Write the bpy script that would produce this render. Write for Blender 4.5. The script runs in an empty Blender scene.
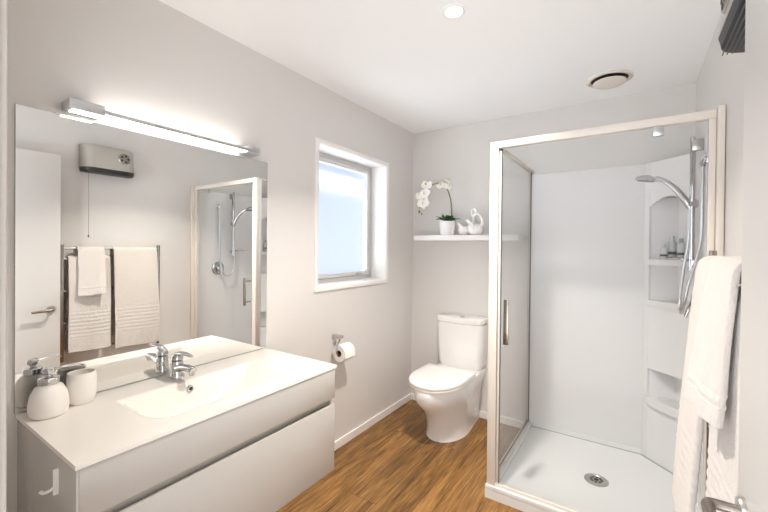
import bpy, bmesh, math, random
from mathutils import Vector, Matrix
PI = math.pi
SC = bpy.context.scene
COL = SC.collection
random.seed(7)

# ------------------------------------------------------------------ camera
YAW, FPX, CYPX, PIT, ROL = 0.5882, 376.0, 249.7, -0.0064, 0.0093
CAMX, CAMZ = 1.674, 1.3728
fw = Vector((-math.sin(YAW), math.cos(YAW), 0)); rt = Vector((math.cos(YAW), math.sin(YAW), 0)); up = Vector((0, 0, 1))
fw, up = fw*math.cos(PIT) + up*math.sin(PIT), up*math.cos(PIT) - fw*math.sin(PIT)
rt, up = rt*math.cos(ROL) + up*math.sin(ROL), up*math.cos(ROL) - rt*math.sin(ROL)
cd = bpy.data.cameras.new('camera'); cam = bpy.data.objects.new('camera', cd); COL.objects.link(cam)
M = Matrix.Identity(4)
for i in range(3):
    M[i][0], M[i][1], M[i][2] = rt[i], up[i], -fw[i]
M.translation = (CAMX, 0, CAMZ)
cam.matrix_world = M
cd.sensor_width = 36; cd.lens = FPX/768*36; cd.shift_y = (CYPX-256)/768; cd.clip_start = 0.03
SC.camera = cam

# ------------------------------------------------------------------ world, lamps, exposure
w = bpy.data.worlds.new('daylight'); SC.world = w; w.use_nodes = True
bg = w.node_tree.nodes['Background']; bg.inputs[0].default_value = (0.93, 0.965, 1.0, 1); bg.inputs[1].default_value = 1.3
# brightness added below the horizon to light the ceiling, softer sky above it
_n = w.node_tree.nodes; _l = w.node_tree.links
_tc = _n.new('ShaderNodeTexCoord'); _sp = _n.new('ShaderNodeSeparateXYZ'); _mr = _n.new('ShaderNodeMapRange')
_mr.inputs[1].default_value = -.25; _mr.inputs[2].default_value = .15; _mr.inputs[3].default_value = 2.4; _mr.inputs[4].default_value = 1.15
_l.new(_tc.outputs['Generated'], _sp.inputs[0]); _l.new(_sp.outputs['Z'], _mr.inputs[0]); _l.new(_mr.outputs[0], bg.inputs[1])
SC.view_settings.view_transform = 'Standard'; SC.view_settings.look = 'None'
SC.view_settings.exposure = 1.46; SC.view_settings.gamma = 1; SC.view_settings.use_curve_mapping = False
LIGHTBAR_E = 3.7
DOWN_W = 8.0
def area(name, loc, rot, power, color, size, size_y=None, spread=PI):
    l = bpy.data.lights.new(name, 'AREA'); l.energy = power; l.color = color; l.size = size; l.spread = spread
    if size_y: l.shape = 'RECTANGLE'; l.size_y = size_y
    else: l.shape = 'DISK'
    o = bpy.data.objects.new(name, l); COL.objects.link(o); o.location = loc; o.rotation_euler = rot
    return o
area('downlight_lamp', (1.01, 1.525, 2.385), (0, 0, 0), DOWN_W, (1, .93, .84), 0.09, spread=1.95)
SC.cycles.max_bounces = 14; SC.cycles.diffuse_bounces = 8; SC.cycles.glossy_bounces = 6
SC.cycles.transmission_bounces = 8; SC.cycles.transparent_max_bounces = 24
SC.cycles.sample_clamp_indirect = 4.0
SC.cycles.caustics_reflective = False

# ------------------------------------------------------------------ room dimensions
W, D, H = 1.975, 2.975, 2.4
NY = 0.125            # near wall inner face
JX = 1.0             # doorway left jamb

# ------------------------------------------------------------------ materials
def srgb(r, g, b):
    f = lambda c: (c/255/12.92) if c/255 <= .04045 else ((c/255+.055)/1.055)**2.4
    return (f(r), f(g), f(b), 1)
def mat(name, col, rough=.5, metal=0, bump=None, coat=0, spec=.5, sss=0):
    m = bpy.data.materials.new(name); m.use_nodes = True
    nt = m.node_tree; b = nt.nodes['Principled BSDF']
    b.inputs['Base Color'].default_value = col; b.inputs['Roughness'].default_value = rough
    b.inputs['Metallic'].default_value = metal; b.inputs['Specular IOR Level'].default_value = spec
    b.inputs['Coat Weight'].default_value = coat; b.inputs['Coat Roughness'].default_value = .05
    if bump:
        sc, st, dist = bump
        tc = nt.nodes.new('ShaderNodeTexCoord'); n = nt.nodes.new('ShaderNodeTexNoise'); n.inputs['Scale'].default_value = sc
        n.inputs['Detail'].default_value = 3
        bp = nt.nodes.new('ShaderNodeBump'); bp.inputs['Strength'].default_value = st; bp.inputs['Distance'].default_value = dist
        nt.links.new(tc.outputs['Object'], n.inputs['Vector']); nt.links.new(n.outputs['Fac'], bp.inputs['Height'])
        nt.links.new(bp.outputs['Normal'], b.inputs['Normal'])
    return m
def glass_mat(name, tint, ior=1.45):
    m = bpy.data.materials.new(name); m.use_nodes = True; nt = m.node_tree; nt.nodes.clear()
    out = nt.nodes.new('ShaderNodeOutputMaterial'); mx = nt.nodes.new('ShaderNodeMixShader'); lw = nt.nodes.new('ShaderNodeLayerWeight')
    pw = nt.nodes.new('ShaderNodeMath'); pw.operation = 'POWER'; pw.inputs[1].default_value = 5; lw.inputs['Blend'].default_value = .5
    fr = nt.nodes.new('ShaderNodeMapRange'); r0 = ((ior-1)/(ior+1))**2; fr.inputs[3].default_value = r0; fr.inputs[4].default_value = 1
    nt.links.new(lw.outputs['Facing'], pw.inputs[0]); nt.links.new(pw.outputs[0], fr.inputs[0])
    tr = nt.nodes.new('ShaderNodeBsdfTransparent'); gl = nt.nodes.new('ShaderNodeBsdfGlossy')
    tr.inputs['Color'].default_value = tint; gl.inputs['Roughness'].default_value = 0.0
    nt.links.new(fr.outputs[0], mx.inputs[0]); nt.links.new(tr.outputs[0], mx.inputs[1]); nt.links.new(gl.outputs[0], mx.inputs[2])
    nt.links.new(mx.outputs[0], out.inputs[0]); return m
def emit_mat(name, col, e):
    m = bpy.data.materials.new(name); m.use_nodes = True; nt = m.node_tree; nt.nodes.clear()
    out = nt.nodes.new('ShaderNodeOutputMaterial'); em = nt.nodes.new('ShaderNodeEmission')
    em.inputs[0].default_value = col; em.inputs[1].default_value = e; nt.links.new(em.outputs[0], out.inputs[0]); return m

m_wall = mat('painted_wall', srgb(220, 217, 214), .6, bump=(180, .04, .002))
m_ceil = mat('painted_ceiling', srgb(247, 247, 247), .7, bump=(160, .04, .002))
m_trim = mat('gloss_trim', srgb(242, 240, 238), .3)
m_jamb = mat('jamb_darkened', srgb(172, 164, 157), .5)  # wall tone darkened in colour to offset the strong doorway light
m_winalu = mat('pale_aluminium', (.74, .73, .72, 1), .4, .55)
m_gapline = mat('gap_line_grey', srgb(150, 152, 154), .5)  # grey for the dark gap line drawn at the lining's foot
m_door = mat('door_paint', srgb(212, 209, 206), .35)
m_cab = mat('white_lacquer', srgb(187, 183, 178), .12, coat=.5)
m_recess = mat('grey_recess', srgb(176, 169, 160), .5)
m_top = mat('white_solid_surface', srgb(238, 233, 226), .22, coat=.2)
m_ceramic = mat('white_china', srgb(242, 240, 238), .08, coat=.6)
m_seat = mat('seat_plastic', srgb(246, 243, 240), .22)
m_matt = mat('matt_ceramic', srgb(240, 236, 230), .55, bump=(220, .1, .002))
m_chrome = mat('chrome', (.60, .60, .61, 1), .06, 1)
m_brushed = mat('brushed_nickel', (.52, .50, .47, 1), .28, 1)
m_bronze = mat('brushed_bronze', (.33, .295, .26, 1), .25, 1)
m_alu = mat('anodised_aluminium', (.62, .62, .63, 1), .33, 1)
m_white_frame = mat('white_powder_coat', srgb(228, 220, 211), .25)
m_acrylic = mat('white_acrylic', srgb(229, 228, 228), .4, spec=.3)
m_tray = mat('white_tray', srgb(229, 230, 230), .25)
m_recess2 = mat('dark_nickel', (.30, .28, .25, 1), .3, 1)
m_black = mat('black_plastic', (.012, .012, .013, 1), .45)
m_dark = mat('gap_shade', (.03, .028, .026, 1), .6)  # near-black in place of the shade inside overflow and vent
m_seal = mat('grey_seal', (.18, .18, .18, 1), .5)
m_glass = glass_mat('clear_glass', (.985, .99, .99, 1), 1.16)
m_side_glass = glass_mat('side_glass', (.985, .99, .99, 1), 1.3)
m_paper = mat('tissue_paper', srgb(245, 243, 240), .9, bump=(90, .3, .002))
m_card = mat('cardboard', srgb(120, 95, 70), .9)
m_leaf = mat('leaf_green', (.035, .095, .02, 1), .35)
m_moss = mat('moss', (.02, .03, .012, 1), .9)
m_stem = mat('stem_green', (.16, .14, .07, 1), .5)
m_petal = mat('petal_white', srgb(250, 248, 244), .5)
m_throat = mat('yellow_throat', (.75, .55, .12, 1), .5)
m_bud = mat('green_bud', (.25, .24, .07, 1), .5)
m_pot = mat('white_pot', srgb(245, 244, 243), .25)
m_bottle = mat('clear_pale_plastic', srgb(200, 204, 202), .2)
m_cap = mat('grey_cap', (.35, .36, .36, 1), .3)
m_label = mat('dark_label', (.1, .1, .1, 1), .5)
m_hook = mat('white_hook', srgb(246, 244, 240), .25)
m_mirror = mat('mirror_silver', (.93, .93, .915, 1), .0, 1)
m_edge = mat('mirror_edge', (.35, .38, .36, 1), .2)
m_soapglass = glass_mat('soap_glass', (.9, .93, .93, 1))
m_fence = mat('added_wall_blue', srgb(104, 110, 124), .7)
m_eave = mat('added_eave_grey', srgb(80, 88, 104), .7)
m_silver = mat('silver_front', (.52, .50, .46, 1), .3, .9)
m_grey_blade = mat('grey_blade', (.10, .10, .10, 1), .4)
m_diff = emit_mat('led_diffuser', (1, .96, .91, 1), LIGHTBAR_E)
m_lens = emit_mat('downlight_lens', (1, .93, .82, 1), 6)

def towel_mat():
    m = mat('terry_towel', srgb(206, 199, 193), .95, spec=.1); nt = m.node_tree; b = nt.nodes['Principled BSDF']
    tc = nt.nodes.new('ShaderNodeTexCoord'); n = nt.nodes.new('ShaderNodeTexNoise'); n.inputs['Scale'].default_value = 260; n.inputs['Detail'].default_value = 4
    n2 = nt.nodes.new('ShaderNodeTexNoise'); n2.inputs['Scale'].default_value = 40; n2.inputs['Detail'].default_value = 3
    ad = nt.nodes.new('ShaderNodeMath'); ad.operation = 'ADD'
    bp = nt.nodes.new('ShaderNodeBump'); bp.inputs['Strength'].default_value = .55; bp.inputs['Distance'].default_value = .006
    nt.links.new(tc.outputs['Object'], n.inputs['Vector']); nt.links.new(tc.outputs['Object'], n2.inputs['Vector'])
    nt.links.new(n.outputs['Fac'], ad.inputs[0]); nt.links.new(n2.outputs['Fac'], ad.inputs[1]); nt.links.new(ad.outputs[0], bp.inputs['Height'])
    nt.links.new(bp.outputs['Normal'], b.inputs['Normal']); b.inputs['Sheen Weight'].default_value = .4
    return m
m_towel = towel_mat()

def wood_mat():
    m = bpy.data.materials.new('oak_vinyl_planks'); m.use_nodes = True; nt = m.node_tree; b = nt.nodes['Principled BSDF']
    N = nt.nodes.new; L = nt.links.new
    tc = N('ShaderNodeTexCoord'); mp = N('ShaderNodeMapping'); mp.inputs['Rotation'].default_value = (0, 0, PI/2)
    L(tc.outputs['Object'], mp.inputs['Vector'])
    br = N('ShaderNodeTexBrick'); br.offset = .37; br.inputs['Scale'].default_value = 1
    br.inputs['Brick Width'].default_value = 1.2; br.inputs['Row Height'].default_value = .18; br.inputs['Mortar Size'].default_value = .0012
    br.inputs['Mortar Smooth'].default_value = .2; br.inputs['Bias'].default_value = 0
    br.inputs['Color1'].default_value = (0, 0, 0, 1); br.inputs['Color2'].default_value = (1, 1, 1, 1); br.inputs['Mortar'].default_value = (.5, .5, .5, 1)
    L(mp.outputs[0], br.inputs['Vector'])
    # grain: noise stretched along Y, shifted per plank
    mp2 = N('ShaderNodeMapping'); mp2.inputs['Scale'].default_value = (17, 1.3, 1)
    L(tc.outputs['Object'], mp2.inputs['Vector'])
    sh = N('ShaderNodeVectorMath'); sh.operation = 'MULTIPLY_ADD'; sh.inputs[1].default_value = (9, 5, 3)
    L(br.outputs['Color'], sh.inputs[0]); L(mp2.outputs[0], sh.inputs[2])
    n1 = N('ShaderNodeTexNoise'); n1.inputs['Scale'].default_value = 1.0; n1.inputs['Detail'].default_value = 6; n1.inputs['Roughness'].default_value = .7; n1.inputs['Distortion'].default_value = 1.6
    L(sh.outputs[0], n1.inputs['Vector'])
    mp3 = N('ShaderNodeMapping'); mp3.inputs['Scale'].default_value = (230, 7, 1); L(tc.outputs['Object'], mp3.inputs['Vector'])
    n2 = N('ShaderNodeTexNoise'); n2.inputs['Scale'].default_value = 1.0; n2.inputs['Detail'].default_value = 4; L(mp3.outputs[0], n2.inputs['Vector'])
    mxn = N('ShaderNodeMix'); mxn.data_type = 'FLOAT'; mxn.inputs[0].default_value = .42
    L(n1.outputs['Fac'], mxn.inputs[2]); L(n2.outputs['Fac'], mxn.inputs[3])
    cr = N('ShaderNodeValToRGB'); e = cr.color_ramp
    e.elements[0].position = .36; e.elements[0].color = srgb(70, 45, 20)
    e.elements[1].position = .66; e.elements[1].color = srgb(180, 138, 82)
    x = e.elements.new(.455); x.color = srgb(116, 81, 38)
    x = e.elements.new(.54); x.color = srgb(149, 107, 55)
    L(mxn.outputs[0], cr.inputs[0])
    hs = N('ShaderNodeHueSaturation'); mr = N('ShaderNodeMapRange'); mr.inputs[3].default_value = .86; mr.inputs[4].default_value = 1.1
    L(br.outputs['Color'], mr.inputs[0]); L(mr.outputs[0], hs.inputs['Value']); L(cr.outputs[0], hs.inputs['Color'])
    mm = N('ShaderNodeMix'); mm.data_type = 'RGBA'; mm.inputs[7].default_value = srgb(70, 42, 18)
    L(br.outputs['Fac'], mm.inputs[0]); L(hs.outputs[0], mm.inputs[6]); L(mm.outputs[2], b.inputs['Base Color'])
    b.inputs['Roughness'].default_value = .42
    bp = N('ShaderNodeBump'); bp.inputs['Strength'].default_value = .15; bp.inputs['Distance'].default_value = .002
    L(n2.outputs['Fac'], bp.inputs['Height']); L(bp.outputs['Normal'], b.inputs['Normal'])
    return m
m_floor = wood_mat()

def frost_mat():
    m = bpy.data.materials.new('obscure_glass'); m.use_nodes = True; nt = m.node_tree; nt.nodes.clear(); N = nt.nodes.new; L = nt.links.new
    out = N('ShaderNodeOutputMaterial'); rf = N('ShaderNodeBsdfRefraction'); rf.inputs['IOR'].default_value = 1.12; rf.inputs['Roughness'].default_value = .28
    rf.inputs['Color'].default_value = (.97, .985, 1, 1)
    tl = N('ShaderNodeBsdfTranslucent'); tl.inputs['Color'].default_value = (.92, .96, 1, 1)
    gl = N('ShaderNodeBsdfGlossy'); gl.inputs['Roughness'].default_value = .25
    mx = N('ShaderNodeMixShader'); mx.inputs[0].default_value = .06; m2 = N('ShaderNodeMixShader'); m2.inputs[0].default_value = .05
    tc = N('ShaderNodeTexCoord'); n = N('ShaderNodeTexNoise'); n.inputs['Scale'].default_value = 70; n.inputs['Detail'].default_value = 3
    bp = N('ShaderNodeBump'); bp.inputs['Strength'].default_value = .5; bp.inputs['Distance'].default_value = .004
    L(tc.outputs['Object'], n.inputs['Vector']); L(n.outputs['Fac'], bp.inputs['Height'])
    L(bp.outputs['Normal'], rf.inputs['Normal']); L(bp.outputs['Normal'], gl.inputs['Normal'])
    L(rf.outputs[0], mx.inputs[1]); L(tl.outputs[0], mx.inputs[2]); L(mx.outputs[0], m2.inputs[1]); L(gl.outputs[0], m2.inputs[2])
    L(m2.outputs[0], out.inputs[0]); return m
m_frost = frost_mat()

# ------------------------------------------------------------------ mesh helpers
def nb(): return bmesh.new()
def box(bm, x0, x1, y0, y1, z0, z1, bev=0, seg=2):
    vs = [bm.verts.new((x, y, z)) for x in (x0, x1) for y in (y0, y1) for z in (z0, z1)]
    fs = [(0, 1, 3, 2), (4, 6, 7, 5), (0, 4, 5, 1), (2, 3, 7, 6), (0, 2, 6, 4), (1, 5, 7, 3)]
    F = [bm.faces.new([vs[i] for i in f]) for f in fs]
    bm.normal_update()
    if bev:
        es = list({e for f in F for e in f.edges})
        bmesh.ops.bevel(bm, geom=es, offset=bev, segments=seg, profile=.5, affect='EDGES')
    return bm
def frame_of(d):
    d = d.normalized(); a = Vector((0, 0, 1)) if abs(d.z) < .9 else Vector((1, 0, 0))
    u = d.cross(a).normalized(); return u, d.cross(u).normalized()
def rings(bm, rs, cap=True, close=True):
    R = [[bm.verts.new(c) for c in r] for r in rs]
    n = len(R[0])
    for a, b in zip(R[:-1], R[1:]):
        for i in range(n if close else n-1):
            j = (i+1) % n
            try: bm.faces.new((a[i], a[j], b[j], b[i]))
            except ValueError: pass
    if cap:
        for r in (R[0][::-1], R[-1]):
            try: bm.faces.new(r)
            except ValueError: pass
    return R
def smooth_pts(pts, n=6):
    P = [Vector(p) for p in pts]; out = []
    for i in range(len(P)-1):
        a, b, c, d = P[max(i-1, 0)], P[i], P[i+1], P[min(i+2, len(P)-1)]
        for k in range(n):
            t = k/n
            out.append(.5*((2*b)+(-a+c)*t+(2*a-5*b+4*c-d)*t*t+(-a+3*b-3*c+d)*t**3))
    out.append(P[-1]); return out
def tube(bm, pts, r, seg=12, sm=0, flat=1.0):
    P = smooth_pts(pts, sm) if sm else [Vector(p) for p in pts]
    n = len(P); rs = []
    rad = (lambda t: r) if not isinstance(r, (list, tuple)) else (lambda t: r[min(int(t*(len(r)-1)), len(r)-2)]*(1-(t*(len(r)-1)-min(int(t*(len(r)-1)), len(r)-2))) + r[min(int(t*(len(r)-1)), len(r)-2)+1]*(t*(len(r)-1)-min(int(t*(len(r)-1)), len(r)-2)))
    u = None
    for i, p in enumerate(P):
        d = (P[min(i+1, n-1)]-P[max(i-1, 0)]).normalized()
        if u is None: u, v = frame_of(d)
        else:
            u = (u - d*u.dot(d)).normalized(); v = d.cross(u)
        R = rad(i/(n-1))
        rs.append([p + (u*math.cos(a) + v*math.sin(a)*flat)*R for a in [2*PI*k/seg for k in range(seg)]])
    rings(bm, rs); return bm
def cyl(bm, p0, p1, r, seg=24, r1=None):
    return tube(bm, [p0, p1], [r, r if r1 is None else r1], seg)
def lathe(bm, prof, c, seg=40, sx=1, sy=1, axis='z'):
    rs = []
    for (r, z) in prof:
        ring = []
        for k in range(seg):
            a = 2*PI*k/seg; q = (r*sx*math.cos(a), r*sy*math.sin(a), z)
            if axis == 'x': q = (q[2], q[0], q[1])
            if axis == 'y': q = (q[1], q[2], q[0])
            ring.append((c[0]+q[0], c[1]+q[1], c[2]+q[2]))
        rs.append(ring)
    rings(bm, rs); return bm
def prism(bm, outline, lo, hi, axis='z', bev=0):
    def P(a, b, h):
        return {'z': (a, b, h), 'y': (a, h, b), 'x': (h, a, b)}[axis]
    A = [bm.verts.new(P(a, b, lo)) for a, b in outline]; B = [bm.verts.new(P(a, b, hi)) for a, b in outline]
    n = len(A); F = [bm.faces.new(A[::-1]), bm.faces.new(B)]
    for i in range(n): F.append(bm.faces.new((A[i], A[(i+1) % n], B[(i+1) % n], B[i])))
    if bev:
        bmesh.ops.bevel(bm, geom=list(F[1].edges)+list(F[0].edges), offset=bev, segments=2, profile=.5, affect='EDGES')
    return bm
def wpos(o):
    v = Vector((0, 0, 0))
    while o: v += o.location; o = o.parent
    return v
def obj(name, bm, m, parent=None, loc=None, smooth=True, kind=None):
    me = bpy.data.meshes.new(name)
    bmesh.ops.recalc_face_normals(bm, faces=bm.faces)
    base = Vector(loc) if loc is not None else (wpos(parent) if parent else Vector((0, 0, 0)))
    bmesh.ops.translate(bm, verts=bm.verts, vec=-base)
    bm.to_mesh(me); bm.free(); me.materials.append(m)
    if smooth:
        me.polygons.foreach_set('use_smooth', [True]*len(me.polygons))
        try: me.set_sharp_from_angle(angle=math.radians(38))
        except Exception: pass
    o = bpy.data.objects.new(name, me); COL.objects.link(o)
    if parent:
        o.parent = parent; o.location = base - wpos(parent)
    else: o.location = base
    if kind: o['kind'] = kind
    return o
def struct(name, bm, m, smooth=False):
    return obj(name, bm, m, smooth=smooth, kind='structure')
def tag(o, label, cat, group=None):
    o['label'] = label; o['category'] = cat
    if group: o['group'] = group
    return o
def thing(name, loc, label, cat, group=None):
    o = bpy.data.objects.new(name, None); COL.objects.link(o); o.location = loc; o.empty_display_size = .05
    return tag(o, label, cat, group)
def sroot(name, loc):
    o = bpy.data.objects.new(name, None); COL.objects.link(o); o.location = loc; o['kind'] = 'structure'; return o
def B(*a, **k): return box(nb(), *a, **k)

# ------------------------------------------------------------------ room shell
T = .12
struct('floor', B(-T, W+T, -.1, D+T, -.05, 0), m_floor)
struct('ceiling', B(-T, W+T, -.1, D+T, H, H+.05), m_ceil)
# left wall with window opening (Y WY0..WY1, Z WZ0..WZ1)
WY0, WY1, WZ0, WZ1 = 1.742, 2.536, 1.108, 2.036
b = nb()
box(b, -.2, 0, -.1, WY0, 0, H); box(b, -.2, 0, WY1, D+T, 0, H); box(b, -.2, 0, WY0, WY1, 0, WZ0); box(b, -.2, 0, WY0, WY1, WZ1, H)
struct('wall_left', b, m_wall)
struct('wall_back', B(0, W, D, D+T, 0, H), m_wall)
struct('wall_right', B(W, W+T, -.1, D+T, 0, H), m_wall)
b = nb()
DX0, DX1, DH = JX, 1.872, 2.03
box(b, 0, DX0-.03, NY-.11, NY, 0, H); box(b, DX1+.035, W, NY-.11, NY, 0, H); box(b, DX0-.03, DX1+.035, NY-.11, NY, DH+.03, H)
struct('wall_near', b, m_wall)
b = nb()
box(b, DX0-.03, DX0, NY-.11, NY, 0, DH); box(b, DX1+.005, DX1+.035, NY-.11, NY, 0, DH); box(b, DX0-.03, DX1+.035, NY-.11, NY, DH, DH+.03)
box(b, DX0-.065, DX0-.008, NY, NY+.011, 0, DH+.06, .003); box(b, DX0-.065, DX1+.06, NY, NY+.011, DH+.012, DH+.07, .003)
struct('trim_1', b, m_jamb)
# skirting boards
def skirt(name, pts):
    b = nb()
    for (x0, x1, y0, y1) in pts: box(b, x0, x1, y0, y1, 0, .058, .003)
    return struct(name, b, m_trim)
skirt('baseboard_left', [(0, .012, NY, D)])
skirt('baseboard_back', [(.012, .995, D-.012, D)])
skirt('baseboard_right', [(W-.012, W, .99, 2.02)])

# added outside to shape the pane's light, seen only as a blur through it
b = nb(); box(b, -2.0, -1.9, 3.1, 8.0, -.3, 2.22)
for k in range(13): box(b, -1.9, -1.885, 3.1, 8.0, -.2+k*.185, -.2+k*.185+.15)
struct('wall_added_outside', b, m_fence)
struct('trim_added_eave', B(-.90, -.22, 1.2, 4.5, 2.10, 2.25), m_eave)  # added eave, placed to darken the top of the pane

# ------------------------------------------------------------------ window
win = sroot('window_1', (0, (WY0+WY1)/2, WZ0))
def ringframe(b, x0, x1, y0, y1, z0, z1, wd, bev=.002, wb=None):
    wb = wb or wd
    box(b, x0, x1, y0, y0+wd, z0, z1, bev); box(b, x0, x1, y1-wd, y1, z0, z1, bev)
    box(b, x0, x1, y0+wd, y1-wd, z0, z0+wb, bev); box(b, x0, x1, y0+wd, y1-wd, z1-wd, z1, bev)
b = nb(); ringframe(b, -.2, .004, WY0-.002, WY1+.002, WZ0-.002, WZ1+.002, .014, .001); obj('reveal_lining', b, m_trim, win)
b = nb(); ringframe(b, .0, .012, WY0-.024, WY1+.024, WZ0-.022, WZ1+.022, .03, .003); obj('architrave', b, m_trim, win)
iy0, iy1, iz0, iz1 = WY0+.012, WY1-.012, WZ0+.012, WZ1-.012
b = nb(); ringframe(b, -.19, -.145, iy0, iy1, iz0, iz1, .026, .002); ringframe(b, -.145, -.135, iy0, iy1, iz0, iz1, .010, .001); obj('window_frame', b, m_winalu, win)
sash = obj('sash', (lambda b: (ringframe(b, -.178, -.138, iy0+.03, iy1-.03, iz0+.03, iz1-.03, .030, .003), b)[1])(nb()), m_winalu, win)
obj('glass_pane', B(-.163, -.157, iy0+.058, iy1-.058, iz0+.058, iz1-.058), m_frost, win)
b = nb(); box(b, -.137, -.122, 2.33, 2.40, iz0+.034, iz0+.05, .003); box(b, -.128, -.116, 2.355, 2.37, iz0+.046, iz0+.062, .002); obj('window_latch', b, m_alu, win)

# ------------------------------------------------------------------ door leaf standing open at the right
door = sroot('door_1', (1.858, NY+.03, 0))
obj('door_leaf', B(1.844, 1.872, NY+.02, .978, .012, DH-.005, .0015), m_door, door)
hz, hy = .9, .925
b = nb(); lathe(b, [(.0, 0), (.026, 0), (.026, -.006), (.024, -.009), (.0, -.009)], (1.844, hy, hz), axis='x'); rose = obj('handle_rose', b, m_brushed, door)
b = nb(); tube(b, [(1.838, hy, hz), (1.800, hy, hz), (1.792, hy-.012, hz), (1.792, hy-.05, hz), (1.794, hy-.118, hz-.004)], [.0095, .0095, .0105, .010, .0085], 14, sm=5); obj('door_handle', b, m_bronze, door)

# ------------------------------------------------------------------ vanity
V0, V1, VX, VT = .354, 1.349, .515, .817
van = thing('vanity_cabinet', (.25, (V0+V1)/2, .325), 'white gloss wall-hung vanity cabinet with one wide drawer and a grey finger-pull gap', 'cabinet')
zb = .328
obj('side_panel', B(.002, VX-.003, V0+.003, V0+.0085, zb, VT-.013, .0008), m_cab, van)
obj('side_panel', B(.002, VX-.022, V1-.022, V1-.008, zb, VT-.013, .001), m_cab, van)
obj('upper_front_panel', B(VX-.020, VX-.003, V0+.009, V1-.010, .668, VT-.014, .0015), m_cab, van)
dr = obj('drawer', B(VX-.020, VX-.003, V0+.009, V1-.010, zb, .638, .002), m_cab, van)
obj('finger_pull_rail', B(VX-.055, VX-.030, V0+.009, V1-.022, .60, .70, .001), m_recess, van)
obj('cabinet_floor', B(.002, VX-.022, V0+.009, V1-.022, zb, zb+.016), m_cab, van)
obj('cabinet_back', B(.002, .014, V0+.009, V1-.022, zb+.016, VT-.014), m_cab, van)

# basin top
def sst(t): t = max(0, min(1, t)); return t*t*(3-2*t)
BX0, BX1, BY0, BY1 = .145, .435, .585, 1.138
def basin_z(x, y):
    if not (BX0 < x < BX1 and BY0 < y < BY1): return 0
    sx = min(sst((x-BX0)/.045), sst((BX1-x)/.11)); sy = min(math.sin(min((y-BY0)/.20, 1)*PI/2)**1.0, math.sin(min((BY1-y)/.26, 1)*PI/2))
    # rounded front corners
    r = .085; dr_ = 1
    cx = max(0, x-(BX1-r)); cy = max(0, (BY0+r)-y, y-(BY1-r*.5))
    if cx > 0 and cy > 0: dr_ = max(0, r-math.hypot(cx, cy))/.06
    return -.110*min(sx, sy, sst(dr_), 1)
b = nb(); tx0, tx1, ty0, ty1 = .002, VX, V0, V1
xs = [tx0+(tx1-tx0)*i/66 for i in range(67)]; ys = [ty0+(ty1-ty0)*i/132 for i in range(133)]
G = [[b.verts.new((x, y, VT+basin_z(x, y))) for y in ys] for x in xs]
for i in range(66):
    for j in range(132): b.faces.new((G[i][j], G[i+1][j], G[i+1][j+1], G[i][j+1]))
edge = [e for e in b.edges if e.is_boundary]
r_ = bmesh.ops.extrude_edge_only(b, edges=edge)
for v in r_['geom']:
    if isinstance(v, bmesh.types.BMVert): v.co.z = VT-.012
top = obj('wash_basin', b, m_top, loc=(.25, (V0+V1)/2, VT-.012))
tag(top, 'white one-piece countertop with a wide shallow wash basin, on the vanity cabinet', 'wash basin')
b = nb(); lathe(b, [(.007, -.01), (.0125, -.01), (.0135, .002), (.0125, .004), (.007, .003)], (.166, .842, VT-.030), axis='x', seg=20); obj('overflow_ring', b, m_chrome, top)
b = nb(); lathe(b, [(0, -.01), (.0075, -.01), (.0075, .0035), (0, .0035)], (.1660, .842, VT-.030), axis='x', seg=16); obj('overflow_shade', b, m_dark, top)  # dark disc standing in for the shade inside the overflow
b = nb(); lathe(b, [(0, 0), (.030, 0), (.030, .004), (.022, .006), (0, .007)], (.27, .86, VT-.109), seg=28); obj('basin_waste', b, m_chrome, top)

# tap
TX, TY = .068, .838
tap = thing('basin_tap', (TX, TY, VT), 'chrome single-lever mixer tap at the back of the wash basin', 'tap')
b = nb(); lathe(b, [(0, 0), (.029, 0), (.029, .005), (.0265, .010), (.0245, .035), (.0240, .060), (.0215, .069), (0, .071)], (TX, TY, VT), seg=32); obj('tap_body', b, m_chrome, tap)
b = nb(); tube(b, [(TX+.003, TY, VT+.036), (TX+.055, TY, VT+.049), (TX+.105, TY, VT+.051), (TX+.126, TY, VT+.047)], [.022, .018, .0155, .0150], 20, sm=5, flat=.85); sp = obj('tap_spout', b, m_chrome, tap)
b = nb(); cyl(b, (TX+.116, TY, VT+.048), (TX+.116, TY, VT+.030), .012, 20); obj('aerator', b, m_brushed, sp)
b = nb(); lathe(b, [(0, 0), (.020, 0), (.0235, .005), (.0225, .016), (.016, .023), (0, .025)], (TX, TY, VT+.0712), seg=28)
tube(b, [(TX-.016, TY, VT+.090), (TX+.02, TY, VT+.103), (TX+.065, TY, VT+.107), (TX+.112, TY, VT+.104)], [.016, .016, .0125, .008], 16, sm=5, flat=.5); obj('tap_lever', b, m_chrome, tap)

# soap dispenser + tumbler
SX, SY = .088, .414
sd_ = thing('soap_dispenser', (SX, SY, VT), 'rounded white ceramic soap dispenser with a chrome pump', 'soap dispenser')
b = nb(); lathe(b, [(0, 0), (.044, 0), (.049, .004), (.0525, .022), (.0515, .045), (.046, .072), (.036, .092), (.026, .100), (.0, .101)], (SX, SY, VT+.001), seg=44); obj('bottle_body', b, m_matt, sd_)
b = nb(); lathe(b, [(0, 0), (.026, 0), (.0275, .003), (.0275, .020), (.0235, .023), (0, .024)], (SX, SY, VT+.101), seg=36); obj('pump_collar', b, m_chrome, sd_)
b = nb(); lathe(b, [(0, 0), (.009, 0), (.009, .008), (.015, .011), (.0175, .018), (.0165, .026), (.010, .030), (0, .031)], (SX, SY, VT+.124), seg=30)
obj('pump_head', b, m_chrome, sd_)
b = nb(); tube(b, [(SX+.003, SY+.010, VT+.146), (SX+.010, SY+.045, VT+.149), (SX+.014, SY+.075, VT+.145), (SX+.015, SY+.080, VT+.140)], [.007, .0055, .0045, .004], 12, sm=4, flat=.6); obj('pump_spout', b, m_chrome, sd_)
CX_, CY_ = .054, .512
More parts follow.
